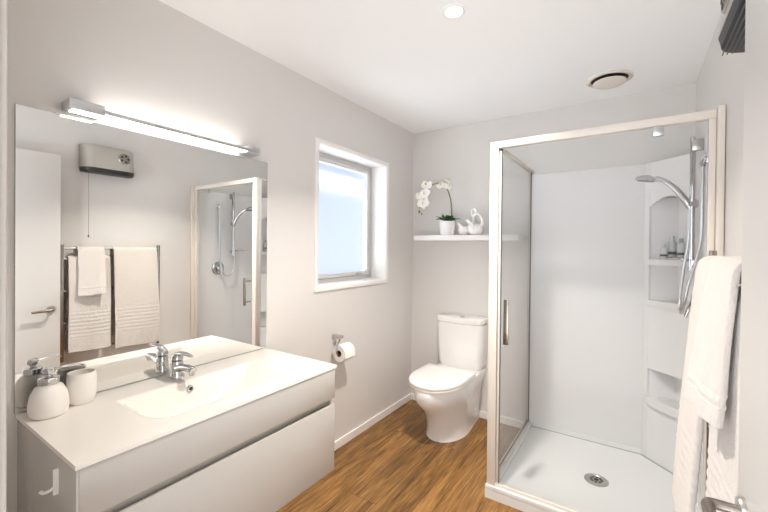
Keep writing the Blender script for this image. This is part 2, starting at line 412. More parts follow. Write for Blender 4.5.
b = nb(); lathe(b, [(0, 0), (.034, 0), (.038, .004), (.0425, .03), (.044, .06), (.0425, .09), (.040, .104), (.0385, .106), (.036, .104), (.038, .085), (.039, .05), (.034, .012), (0, .010)], (CX_, CY_, VT+.001), seg=44)
tag(obj('tumbler', b, m_matt, loc=(CX_, CY_, VT+.001)), 'plain white ceramic tumbler beside the soap dispenser, against the mirror', 'cup')

# robe hook on the side of the vanity
hk = thing('robe_hook', (.375, V0+.004, .70), 'small white hook on the left end panel of the vanity', 'hook')
b = nb(); tube(b, [(.385, V0-.001, .700), (.385, V0-.001, .768)], .0075, 14, flat=.5); obj('hook_plate', b, m_hook, hk)
b = nb(); tube(b, [(.385, V0-.002, .722), (.385, V0-.014, .716), (.385, V0-.028, .716), (.385, V0-.034, .723)], [.0045, .004, .004, .0045], 12, sm=5); obj('hook_arm', b, m_hook, hk)

# ------------------------------------------------------------------ wall mirror and its light
MY0, MY1, MZ0, MZ1 = .349, 1.352, VT+.004, 1.826
mir = thing('wall_mirror', (.004, (MY0+MY1)/2, MZ0), 'large frameless wall mirror above the vanity', 'mirror')
obj('mirror_glass', B(.0055, .0065, MY0+.001, MY1-.001, MZ0+.001, MZ1-.001), m_mirror, mir, smooth=False)
obj('mirror_backing', B(.0015, .0055, MY0, MY1, MZ0, MZ1), m_edge, mir, smooth=False)
LZ = 1.838
lb = thing('mirror_light', (.02, .86, LZ), 'long slim aluminium light bar lit along the top of the mirror', 'light')
obj('end_box', B(.002, .078, .468, .572, LZ, LZ+.034, .002), m_alu, lb)
obj('end_box', B(.002, .078, 1.175, 1.248, LZ, LZ+.034, .002), m_alu, lb)
obj('front_rail', B(.069, .078, .573, 1.174, LZ+.006, LZ+.020, .001), m_alu, lb)
obj('light_diffuser', B(.036, .068, .573, 1.174, LZ+.003, LZ+.019, .002), m_diff, lb)
obj('lower_diffuser', B(.028, .068, .480, .572, LZ-.003, LZ-.0005, .0005), m_diff, lb)

# ------------------------------------------------------------------ toilet roll
RX, RY, RZ = .068, 1.935, .672
th = thing('toilet_roll_holder', (.01, 1.95, .765), 'chrome hook-shaped toilet roll holder on the wall past the vanity', 'roll holder')
b = nb()
ring_ = []
for x, k in [(.0005, .9), (.004, 1), (.058, 1), (.068, .93), (.074, .7), (.076, .35)]:
    ring_.append([(x, 1.912+.021*k*math.copysign(abs(math.cos(a))**.6, math.cos(a)), .776+.0125*k*math.copysign(abs(math.sin(a))**.6, math.sin(a))) for a in [2*PI*q/28 for q in range(28)]])
rings(b, ring_); obj('holder_mount', b, m_chrome, th)
b = nb(); tube(b, [(.050, 1.912, .768), (.056, 1.905, .750), (.064, 1.874, .735), (.068, 1.863, .705), (.068, 1.864, .682), (.068, 1.874, RZ), (.068, 1.90, RZ), (.068, 2.0, RZ)], .0062, 12, sm=5); obj('holder_arm', b, m_chrome, th)
tr = thing('toilet_roll', (RX, RY, RZ), 'white toilet paper roll hanging on the chrome holder', 'toilet paper')
b = nb(); y0, y1 = RY-.050, RY+.052
prof = [(.0215, y0-RY), (.053, y0-RY), (.056, y0-RY+.004), (.056, y1-RY-.004), (.053, y1-RY), (.0215, y1-RY), (.0215, y0-RY)]
lathe(b, prof, (RX, RY, RZ), seg=48, axis='y')
bmesh.ops.delete(b, geom=[f for f in b.faces if len(f.verts) > 8], context='FACES_ONLY')
# loose sheet hanging at the front
ring = [[(RX+.0565*math.cos(a), yy, RZ+.0565*math.sin(a)) for yy in (y0+.001, y1-.001)] for a in [PI*.55-k*PI*.6/12 for k in range(13)]]
ring += [[(RX+.0565+.0005*k, yy, RZ-.012*k) for yy in (y0+.001, y1-.001)] for k in range(1, 3)]
rings(b, ring, cap=False, close=False)
obj('paper', b, m_paper, tr)
b = nb(); rings(b, [[(RX+r*math.cos(2*PI*k/24), y, RZ+r*math.sin(2*PI*k/24)) for k in range(24)] for r, y in [(.0213, y0), (.0213, y1), (.0195, y1), (.0195, y0), (.0213, y0)]], cap=False); obj('cardboard_core', b, m_card, tr)

# ------------------------------------------------------------------ toilet
TCX = .515
toi = thing('toilet', (TCX, 2.6, 0), 'white close-coupled toilet with the lid down, between window wall and shower', 'toilet')
def dshape(cx, hw, yf, yb, st, n=36, hwb=None, pw=1.0):
    hwb = hw if hwb is None else hwb; L = (yb-st)-yf; pts = []
    for k in range(n+1):
        t = PI*k/n; pts.append((cx+hw*math.copysign(abs(math.cos(t))**pw, math.cos(t)), (yb-st)-L*math.sin(t)**pw))
    for q in (.34, .67): pts.append((cx-hw+(hw-hwb)*q, yb-st+st*q))
    pts.append((cx-hwb, yb)); pts.append((cx+hwb, yb))
    for q in (.67, .34): pts.append((cx+hw-(hw-hwb)*q, yb-st+st*q))
    return pts
secs = [(0, .152, 2.420, .130), (.012, .148, 2.425, .128), (.08, .145, 2.418, .128), (.15, .147, 2.388, .132), (.20, .153, 2.350, .138), (.25, .165, 2.300, .145), (.29, .179, 2.254, .154), (.325, .189, 2.228, .165), (.36, .193, 2.218, .174), (.40, .193, 2.217, .180), (.412, .188, 2.224, .176)]
b = nb(); rings(b, [[(x, y, z) for x, y in dshape(TCX-.004, hw, yf, 2.962, .30, hwb=hb)] for z, hw, yf, hb in secs]); obj('pan', b, m_ceramic, toi)
def slab(ol, z0, z1, r=.006, dome=0):
    b = nb(); cx = sum(p[0] for p in ol)/len(ol); cy = sum(p[1] for p in ol)/len(ol)
    def sc(d): return [(cx+(x-cx)*(1-d/.2), cy+(y-cy)*(1-d/.25)) for x, y in ol]
    rs = [[(x, y, z0) for x, y in sc(r*.5)], [(x, y, z0+r*.5) for x, y in sc(0)], [(x, y, z1-r) for x, y in sc(0)], [(x, y, z1-r*.35) for x, y in sc(r*.3)], [(x, y, z1) for x, y in sc(r)]]
    if dome: rs += [[(x, y, z1+dome*.6) for x, y in sc(.06)], [(x, y, z1+dome) for x, y in sc(.12)]]
    rings(b, rs); return b
ol = dshape(TCX-.006, .198, 2.212, 2.705, .20, pw=.92)
obj('toilet_seat', slab(dshape(TCX-.006, .195, 2.216, 2.70, .20, pw=.92), .4135, .4275, .004), m_seat, toi)
obj('toilet_lid', slab(ol, .4305, .4525, .008, .004), m_seat, toi)
for s in (-1, 1):
    b = nb(); cyl(b, (TCX+s*.09-.025, 2.722, .432), (TCX+s*.09+.025, 2.722, .432), .012, 16); obj('lid_hinge', b, m_seat, toi)
def tank_ol(x0, x1, yf, yb, r, bow):
    pts = [(x0, yb)]
    n = 10
    for k in range(n+1):
        a = PI+PI/2*k/n; pts.append((x0+r+r*math.cos(a), yf+bow+r+r*math.sin(a)))
    m_ = 8
    for k in range(1, m_):
        t = k/m_; pts.append((x0+r+(x1-x0-2*r)*t, yf+bow-bow*math.sin(PI*t)))
    for k in range(n+1):
        a = 1.5*PI+PI/2*k/n; pts.append((x1-r+r*math.cos(a), yf+bow+r+r*math.sin(a)))
    pts.append((x1, yb)); return pts
tx0, tx1 = TCX-.203, TCX+.193
b = nb()
rs = []
for z, ins in [(.412, .030), (.425, .020), (.46, .012), (.60, .006), (.772, 0)]:
    rs.append([(x, y, z) for x, y in tank_ol(tx0+ins, tx1-ins, 2.800+ins*.6, 2.966, .05, .02)])
rings(b, rs); obj('cistern', b, m_ceramic, toi)
lidc = obj('cistern_lid', slab(tank_ol(tx0-.003, tx1+.003, 2.795, 2.968, .055, .02), .775, .818, .012), m_ceramic, toi)
b = nb(); lathe(b, [(0, 0), (.024, 0), (.024, .004), (.020, .007), (0, .008)], (TCX+.01, 2.872, .8155), seg=28); obj('flush_button', b, m_chrome, lidc)
# seat-fixing boss mark on the side of the pan
b = nb(); lathe(b, [(0, 0), (.012, 0), (.010, .003), (0, .004)], (TCX+.129, 2.86, .11), axis='x', seg=18); obj('fixing_cap', b, m_seat, toi)

# ------------------------------------------------------------------ shelf and ornaments
SHZ = 1.474
tag(obj('floating_shelf', B(.125, .985, 2.775, D-.001, SHZ-.042, SHZ, .002), m_trim, loc=(.54, D, SHZ-.042)), 'white floating shelf on the back wall above the toilet', 'shelf')
ox, oy = .385, 2.87
orch = thing('potted_orchid', (ox, oy, SHZ), 'white moth orchid arching out of a round white pot at the left of the shelf', 'plant')
b = nb(); lathe(b, [(0, 0), (.054, 0), (.058, .004), (.066, .105), (.067, .116), (.063, .116), (.060, .10), (0, .098)], (ox, oy, SHZ+.001), seg=36); obj('plant_pot', b, m_pot, orch)
b = nb(); lathe(b, [(0, 0), (.058, 0), (.056, .010), (.03, .018), (0, .02)], (ox, oy, SHZ+.1), seg=24); obj('moss', b, m_moss, orch)
def leaf(bm, base, dirv, ln, wd, droop):
    d = Vector(dirv).normalized(); s = d.cross(Vector((0, 0, 1))).normalized(); rows = []
    for i in range(9):
        t = i/8; c = Vector(base)+Vector((d.x, d.y, 0))*ln*t + Vector((0, 0, d.z*ln*t-droop*t*t*ln))
        hw = wd*math.sin(PI*min(.06+t*.94, 1))**.6*.5
        if i == 8: hw = .001
        rows.append([c-s*hw+Vector((0, 0, hw*.35)), c-s*hw*.5+Vector((0, 0, hw*.05)), c, c+s*hw*.5+Vector((0, 0, hw*.05)), c+s*hw+Vector((0, 0, hw*.35))])
    th_ = Vector((0, 0, -.0015))
    rings(bm, [r + [q+th_ for q in r[::-1]] for r in rows])
    return bm
for k, (a, ln, wd, up_, dr_) in enumerate([(2.9, .130, .036, .75, .22), (3.4, .115, .040, .85, .50), (4.0, .085, .044, 1.0, .55), (4.6, .075, .050, 1.0, .60), (5.5, .085, .080, 1.9, .35), (5.9, .080, .076, 1.2, .55), (6.15, .125, .034, .45, .25), (1.2, .07, .055, 1.3, .6), (3.0, .090, .026, 2.2, .12), (3.7, .070, .028, 2.6, .15), (2.5, .115, .032, 1.2, .30), (.5, .09, .05, 1.0, .45)]):
    dx, dy = math.cos(a), math.sin(a)*.6
    obj('leaf', leaf(nb(), (ox+.012*dx, oy+.012*dy, SHZ+.112), (dx, dy, up_), ln, wd, dr_), m_leaf, orch)
stem_pts = [(ox+.035, oy, SHZ+.11), (ox+.038, oy-.004, SHZ+.22), (ox+.025, oy-.01, SHZ+.32), (ox-.01, oy-.018, SHZ+.40), (ox-.06, oy-.025, SHZ+.435), (ox-.12, oy-.03, SHZ+.425), (ox-.175, oy-.032, SHZ+.385), (ox-.21, oy-.033, SHZ+.33), (ox-.235, oy-.033, SHZ+.27), (ox-.245, oy-.033, SHZ+.235)]
b = nb(); tube(b, stem_pts, [.0055, .005, .0045, .004, .0035, .003, .0028, .0025, .002, .002], 8, sm=5); obj('stem', b, m_stem, orch)
def blossom(c, nrm, size, roll):
    n = Vector(nrm).normalized(); u, v = frame_of(n); b = nb(); c = Vector(c)
    for k, (ang, ln, wd) in enumerate([(90, 1, .62), (210, .95, .58), (330, .95, .58), (10, 1.02, 1.0), (170, 1.02, 1.0)]):
        a = math.radians(ang)+roll; d = u*math.cos(a)+v*math.sin(a); s = n.cross(d)
        rows = []
        for i in range(7):
            t = i/6; hw = size*wd*.5*math.sin(PI*min(.05+.95*t, .985))**.6; p_ = c+d*size*ln*t*.95+n*size*(.10*math.sin(PI*t)-.06*t*t+(.03 if k > 2 else 0))
            rows.append([p_-s*hw-n*hw*.15, p_, p_+s*hw-n*hw*.15])
        rings(b, [r+[q-n*.0012 for q in r[::-1]] for r in rows])
    o = obj('blossom', b, m_petal, orch)
    t = nb(); tube(t, [c+n*.002, c+n*size*.25, c+n*size*.42-v*size*.15], [size*.07, size*.09, size*.04], 8, sm=3); obj('blossom_lip', t, m_throat, o)
fl = [((ox-.228, oy-.050, SHZ+.345), (-.2, -1, -.1), .060, .3), ((ox-.165, oy-.060, SHZ+.425), (-.1, -1, .2), .058, -.2), ((ox-.178, oy-.075, SHZ+.350), (.2, -1, 0), .056, .5), ((ox-.195, oy-.060, SHZ+.275), (.2, -1, -.2), .058, .1), ((ox-.235, oy-.035, SHZ+.305), (-.6, -.8, -.2), .045, .2), ((ox-.045, oy-.040, SHZ+.415), (.4, -.6, .6), .046, .9), ((ox+.015, oy-.020, SHZ+.405), (.9, -.3, .4), .050, .2), ((ox+.005, oy-.005, SHZ+.445), (.5, .3, .8), .045, .4)]
for c, n_, s_, r_ in fl: blossom(c, n_, s_, r_)
b = nb(); lathe(b, [(0, -.014), (.008, -.009), (.010, 0), (.007, .010), (0, .014)], (ox-.245, oy-.033, SHZ+.205), seg=14); obj('flower_bud', b, m_bud, orch)
b = nb(); lathe(b, [(0, -.010), (.006, -.006), (.007, 0), (.005, .007), (0, .010)], (ox-.222, oy-.035, SHZ+.185), seg=14); obj('flower_bud', b, m_bud, orch)

def swan(c, bw, bh, bd, neck, nr, label):
    t = thing('swan_figurine', c, label, 'figurine'); cx, cy, cz = c
    b = nb(); rs = []; n = 26; m_ = 18
    for i in range(m_+1):        # stacked oval rings, breast rounder than tail
        a = -PI/2+PI*i/m_; ca = max(math.cos(a), .02)**.75; z = bh*.5*(1+math.sin(a))
        ca = max(ca, .42) if i == 0 else ca
        rs.append([(cx+bw*.5*ca*math.cos(q)-.10*bw*(z/bh)*max(0, -math.cos(q)), cy+bd*.5*ca*math.sin(q), cz+z*(1+.16*max(0, -math.cos(q))*(z/bh))) for q in [2*PI*k/n for k in range(n)]])
    rings(b, rs); obj('body', b, m_ceramic, t)
    for s in (-1, 1):
        wv = nb(); rows = []
        for i in range(13):
            q = i/12; x = bw*(.22-.80*q); zz = bh*(.30+.95*q**.8); hgt = bh*.34*math.sin(PI*min(.1+.9*q, .96))**.6
            yy = s*(bd*.47+.004*math.sin(PI*q))*(1-.45*q*q)
            rows.append([Vector((cx+x, cy+yy*(1-.12*f), cz+zz-hgt*.5+hgt*f+(.006*(i % 3) if f == 1 else 0))) for f in (0, .35, .7, 1)])
        rings(wv, [r+[p_-Vector((0, s*.007, 0)) for p_ in r[::-1]] for r in rows]); obj('wing', wv, m_ceramic, t)
    k = nb(); m2 = len(neck)
    tube(k, [(cx+x, cy, cz+z) for x, z in neck], [nr*1.7, nr*1.25]+[nr]*(m2-5)+[nr*1.1, nr*.8, nr*.3], 14, sm=6); obj('neck', k, m_ceramic, t)
    return t
swan((.522, 2.895, SHZ+.001), .098, .078, .075, [(.030, .050), (.048, .075), (.066, .105), (.085, .140), (.098, .172), (.098, .200), (.080, .214), (.064, .200), (.062, .176), (.068, .156), (.074, .146)], .0105, 'white china swan nearest the orchid pot, neck looping up high')
swan((.634, 2.850, SHZ+.001), .118, .092, .095, [(.036, .060), (.052, .085), (.055, .110), (.047, .135), (.032, .156), (.012, .168), (-.008, .160), (-.014, .143), (-.010, .128)], .0115, 'larger round white china swan at the right, beside the shower post')

# ------------------------------------------------------------------ shower
SX0, SY0, STOP, TRZ = 1.006, 2.048, 1.955, .072
tr_ = nb()
# tray: rim with recessed floor
box(tr_, SX0-.006, W-.001, SY0-.012, D-.001, 0, .045)
box(tr_, SX0-.006, SX0+.045, SY0-.012, D-.001, .045, TRZ, .004); box(tr_, SX0+.045, W-.001, SY0-.012, SY0+.040, .045, TRZ, .004)
box(tr_, SX0+.045, W-.001, D-.022, D-.001, .045, TRZ+.004); box(tr_, W-.022, W-.001, SY0+.040, D-.022, .045, TRZ+.004)
tray = obj('shower_tray', tr_, m_tray, loc=((SX0+W)/2, (SY0+D)/2, 0))
tag(tray, 'white square shower tray with a round chrome waste', 'shower tray')
dcx, dcy, dz = 1.505, 2.475, .0452
b = nb(); lathe(b, [(.0, 0), (.062, 0), (.062, .003), (.056, .0055), (.040, .006), (.038, .004), (0, .004)], (dcx, dcy, dz), seg=40); dr = obj('waste_cover', b, m_brushed, tray)
for k in range(8):
    a = 2*PI*k/8
    b = nb(); 
    q = [(dcx+r*math.cos(a+da), dcy+r*math.sin(a+da)) for r, da in [(.020, -.22), (.034, -.26), (.034, .26), (.020, .22)]]
    prism(b, q, dz+.004, dz+.0052); obj('slot_shade', b, m_black, dr)  # black blocks standing in for shade in the waste openings
b = nb(); lathe(b, [(0, 0), (.012, 0), (.012, .0015), (0, .0015)], (dcx, dcy, dz+.004), seg=20); obj('slot_shade', b, m_black, dr)

# acrylic liner
lin = thing('shower_liner', (1.6, D, TRZ), 'glossy white acrylic lining of the shower with moulded corner shelves', 'shower lining')
LT = 1.925
obj('back_panel', B(SX0+.016, 1.73, D-.020, D-.0015, .046, LT, .003), m_acrylic, lin)
obj('right_panel', B(W-.020, W-.0015, SY0+.02, 2.742, .046, LT, .003), m_acrylic, lin)
b = nb(); box(b, SX0+.046, 1.728, D-.0235, D-.0205, .0452, .0485)
obj('gap_line', b, m_gapline, lin)  # grey strip added to draw the dark gap along the tray joint
# diagonal corner unit; local frame: origin A, e along the diagonal, n into the corner
A = Vector((1.728, D-.020, 0)); Bp = Vector((W-.020, 2.74, 0)); e = (Bp-A); Ld = e.length; e.normalize(); nn = Vector((-e.y, e.x, 0)); nn = nn if nn.x > 0 else -nn
def dbox(bm, s0, s1, d0, d1, z0, z1, bev=0):
    t = nb(); box(t, s0, s1, d0, d1, z0, z1, bev)
    for v in t.verts: v.co = A+e*v.co.x+nn*v.co.y+Vector((0, 0, v.co.z))
    me = bpy.data.meshes.new('tmp'); t.to_mesh(me); t.free(); bm.from_mesh(me); bpy.data.meshes.remove(me); return bm
b = nb(); ED = .034
dbox(b, 0, ED, -.006, .012, .046, LT, .003); dbox(b, Ld-ED, Ld, -.006, .012, .046, LT, .003)
dbox(b, ED, Ld-ED, -.004, .012, 1.70, LT); dbox(b, ED, Ld-ED, -.004, .012, .62, 1.035); dbox(b, ED, Ld-ED, -.004, .012, .046, .43)
# arched heads of the niche
n_ = 12
for (zt, rise) in ((1.70, .06),):
    for k in range(n_):
        t0, t1 = k/n_, (k+1)/n_
        zl = zt-rise*(1-math.sin(PI*(t0+t1)/2))
        if zt-zl > .003: dbox(b, ED+(Ld-2*ED)*t0, ED+(Ld-2*ED)*t1, -.004, .012, zl, zt)
corner = obj('corner_unit', b, m_acrylic, lin)
obj('gap_line', dbox(nb(), .002, Ld, -.0095, -.0065, .0452, .0485), m_gapline, lin)  # same drawn gap line, along the diagonal
def niche(z0, z1, dep):
    b = nb(); 
    P = [(ED, .010), (Ld*.38, dep), (Ld*.62, dep), (Ld-ED, .010)]
    rs = [[A+e*s+nn*d+Vector((0, 0, z)) for s, d in P] for z in (z0, z1)]
    rs2 = [[A+e*s+nn*(d+.004)+Vector((0, 0, z)) for s, d in P] for z in (z0, z1)]
    rings(b, [rs[0], rs[1], rs2[1], rs2[0], rs[0]], cap=False, close=False); return obj('niche_wall', b, m_acrylic, corner)
niche(1.04, 1.70, .125); niche(.43, .62, .11)
def nshelf(z, th_, lip, out):
    b = nb(); pts = [(.012, -.006)]
    m_ = 12
    for k in range(m_+1):
        t = k/m_; pts.append((ED*.5+(Ld-ED)*t, -.006-out*math.sin(PI*t)**.7))
    pts += [(Ld-.012, -.006), (Ld-ED, .012), (Ld*.62, .118), (Ld*.38, .118), (ED, .012)]
    V = [A+e*s+nn*d for s, d in pts]
    prism(b, [(v.x, v.y) for v in V], z-th_, z, 'z', .004); 
    return obj('corner_shelf', b, m_acrylic, corner)
nshelf(1.312, .035, 0, .016); nshelf(1.055, .035, 0, .016); nshelf(.445, .05, 0, .03); 

# toiletries in the top niche
cpt = A+e*(Ld*.42)+nn*.035
def bottle(s, d, h, r, label, capm):
    c = A+e*s+nn*d; z = 1.313
    t = thing('toiletry_bottle', (c.x, c.y, z), label, 'bottle', 'bottles in the shower niche')
    b = nb(); lathe(b, [(0, 0), (r*.92, 0), (r, .003), (r, h*.68), (r*.8, h*.76), (r*.45, h*.80), (0, h*.8)], (c.x, c.y, z), seg=24); bo = obj('bottle_body', b, m_bottle, t)
    b = nb(); lathe(b, [(0, 0), (r*.5, 0), (r*.5, h*.2), (0, h*.2)], (c.x, c.y, z+h*.8), seg=20); obj('bottle_cap', b, capm, t)
    b = nb(); lathe(b, [(r*1.01, h*.22), (r*1.02, h*.22), (r*1.02, h*.34), (r*1.01, h*.34)], (c.x, c.y, z), seg=24); bmesh.ops.delete(b, geom=[f for f in b.faces if len(f.verts) > 8], context='FACES_ONLY'); obj('bottle_label', b, m_label, bo)
bottle(Ld*.42, .062, .145, .021, 'tallest pale bottle in the top shower niche, standing at the back', m_bottle)
bottle(Ld*.60, .060, .130, .020, 'grey-capped bottle in the top shower niche, nearest the chrome rail', m_cap)
bottle(Ld*.38, .012, .095, .020, 'short bottle in the top shower niche, in front of the tall one', m_bottle)

# enclosure
enc = thing('shower_enclosure', (SX0, SY0, TRZ), 'white framed glass shower enclosure with hinged front door', 'shower enclosure')
b = nb(); box(b, SX0, SX0+.046, SY0-.004, SY0+.034, TRZ, STOP, .003); box(b, SX0, SX0+.012, SY0+.034, SY0+.052, TRZ, STOP, .002); obj('corner_post', b, m_white_frame, enc)
obj('header_rail', B(SX0+.046, W-.026, SY0-.002, SY0+.034, STOP-.036, STOP, .003), m_white_frame, enc)
obj('header_rail', B(SX0, SX0+.034, SY0+.052, D-.002, STOP-.010, STOP, .002), m_white_frame, enc)
b = nb(); box(b, W-.026, W-.0025, SY0-.030, SY0+.036, TRZ, STOP+.006, .003); obj('wall_channel', b, m_white_frame, enc)
b = nb(); box(b, W-.050, W-.027, SY0+.000, SY0+.034, TRZ, STOP-.036, .003); obj('fixed_jamb', b, m_white_frame, enc)
obj('wall_channel', B(SX0, SX0+.014, D-.024, D-.0015, TRZ+.0, STOP-.01, .002), m_white_frame, enc)
obj('bottom_rail', B(SX0+.046, W-.027, SY0+.002, SY0+.022, TRZ, TRZ+.014, .002), m_white_frame, enc)
obj('bottom_rail', B(SX0+.004, SX0+.026, SY0+.052, D-.024, TRZ, TRZ+.012, .002), m_white_frame, enc)
sg = obj('side_glass', B(SX0+.010, SX0+.016, SY0+.05, D-.020, TRZ+.012, STOP-.010), m_side_glass, enc, smooth=False)
obj('glass_seal', B(SX0+.0165, SX0+.021, D-.024, D-.018, TRZ+.012, STOP-.012), m_seal, sg)
obj('glass_seal', B(SX0+.0165, SX0+.020, SY0+.052, D-.024, TRZ+.012, TRZ+.017), m_seal, sg)
dg = obj('glass_door', B(SX0+.056, W-.053, SY0+.010, SY0+.016, TRZ+.02, STOP-.040), m_glass, enc, smooth=False)
obj('door_edge_strip', B(SX0+.050, SX0+.060, SY0+.006, SY0+.020, TRZ+.02, STOP-.050, .001), m_white_frame, dg)
obj('door_seal', B(SX0+.060, SX0+.0635, SY0+.006, SY0+.020, TRZ+.02, STOP-.046), m_seal, dg)
obj('edge_cap', B(SX0+.049, SX0+.065, SY0+.004, SY0+.021, STOP-.052, STOP-.040, .001), m_black, dg)
b = nb(); hx, hz0, hz1 = SX0+.105, .862, 1.10
box(b, hx-.013, hx+.013, SY0-.040, SY0-.030, hz0, hz1, .002); han = obj('door_pull', b, m_bronze, dg)
for z in (hz0+.03, hz1-.03):
    b = nb(); cyl(b, (hx, SY0-.030, z), (hx, SY0+.026, z), .006, 14); obj('handle_stud', b, m_chrome, han)
obj('hinge_block', B(1.735, 1.775, SY0+.004, SY0+.028, STOP-.078, STOP-.036, .002), m_alu, enc)
obj('hinge_block', B(1.735, 1.775, SY0+.004, SY0+.022, TRZ+.014, TRZ+.05, .002), m_alu, enc)

# slide rail on right wall
RYY, RXX = 2.452, 1.913
WL = W-.0202
rl = thing('shower_slide_rail', (WL, RYY, 1.29), 'vertical chrome slide rail on the right shower wall', 'shower rail')
b = nb(); cyl(b, (RXX, RYY, 1.27), (RXX, RYY, 1.945), .0115, 20); obj('rail_tube', b, m_chrome, rl)
obj('wall_bracket', B(RXX-.004, WL-.0005, RYY-.013, RYY+.013, 1.875, 1.93, .003), m_brushed, rl)
obj('wall_bracket', B(RXX-.004, WL-.0005, RYY-.013, RYY+.013, 1.295, 1.325, .003), m_chrome, rl)
b = nb(); cyl(b, (RXX-.020, RYY-.004, 1.606), (RXX+.022, RYY+.0, 1.606), .019, 22); cyl(b, (RXX, RYY, 1.585), (RXX, RYY, 1.63), .017, 22); obj('slider', b, m_chrome, rl)
b = nb(); cyl(b, (RXX-.006, RYY+.01, 1.322), (RXX-.035, RYY+.035, 1.322), .009, 14); sh_ = obj('soap_dish_arm', b, m_chrome, rl)
b = nb(); lathe(b, [(0, 0), (.040, .002), (.052, .012), (.054, .016), (.050, .015), (.038, .006), (0, .005)], (RXX-.075, RYY+.075, 1.318), seg=30, sx=.8, sy=1.1); obj('soap_dish', b, m_chrome, rl)

hs = thing('hand_shower', (1.90, 2.45, 1.6), 'chrome hand shower resting in the slide rail holder, with its hose', 'shower head')
hp = [(1.905, 2.447, 1.585), (1.882, 2.45, 1.632), (1.845, 2.462, 1.69), (1.80, 2.482, 1.738), (1.765, 2.50, 1.757)]
b = nb(); tube(b, hp, [.0125, .0165, .0145, .0135, .014], 16, sm=5); obj('handle', b, m_chrome, hs)
hc = Vector((1.722, 2.518, 1.766)); ax = Vector((-.16, .05, -1)).normalized()
def disc(bm, c, axis, prof, seg=32):
    u, v = frame_of(axis); rings(bm, [[c+axis*h+(u*math.cos(2*PI*k/seg)+v*math.sin(2*PI*k/seg))*r for k in range(seg)] for r, h in prof])
b = nb(); disc(b, hc, ax, [(.0, -.016), (.022, -.014), (.042, -.006), (.051, .004), (.052, .012), (.046, .016), (.0, .016)]); hd = obj('spray_head', b, m_chrome, hs)
b = nb(); disc(b, hc, ax, [(0, .0162), (.040, .0162), (.038, .019), (0, .019)]); obj('spray_face', b, mat('spray_grey', (.22, .22, .22, 1), .4), hd)
EY, EZ = 2.30, 1.805
b = nb(); tube(b, [(1.935, EY, EZ-.035), (1.935, EY, 1.60), (1.93, EY+.005, 1.40), (1.885, EY-.015, 1.20), (1.868, EY+.02, 1.075), (1.865, EY+.11, 1.09), (1.880, EY+.15, 1.25), (1.90, RYY-.005, 1.42), (1.903, RYY-.003, 1.54), (1.905, 2.447, 1.585)], .0072, 10, sm=8); obj('hose', b, m_alu, hs)
el = thing('hose_outlet', (WL, EY, EZ), 'square chrome hose elbow high on the right shower wall', 'hose outlet')
obj('wall_plate', B(WL-.010, WL-.0005, EY-.026, EY+.026, EZ-.026, EZ+.026, .003), m_chrome, el)
b = nb(); tube(b, [(WL-.010, EY, EZ), (1.94, EY, EZ), (1.935, EY, EZ-.010), (1.935, EY, EZ-.04)], .012, 16, sm=4); obj('elbow', b, m_chrome, el)
mx = thing('shower_mixer', (WL, 2.30, 1.14), 'round chrome shower mixer low on the right wall, seen in the mirror', 'tap')
b = nb(); lathe(b, [(0, 0), (.068, 0), (.068, -.006), (.060, -.011), (.030, -.012), (.028, -.050), (.020, -.056), (0, -.057)], (WL-.0005, 2.30, 1.14), axis='x', seg=40); obj('mixer_plate', b, m_chrome, mx)
b = nb(); tube(b, [(WL-.045, 2.30, 1.14), (WL-.060, 2.31, 1.10), (WL-.075, 2.315, 1.05)], [.013, .010, .007], 12, sm=4); obj('mixer_lever', b, m_chrome, mx)

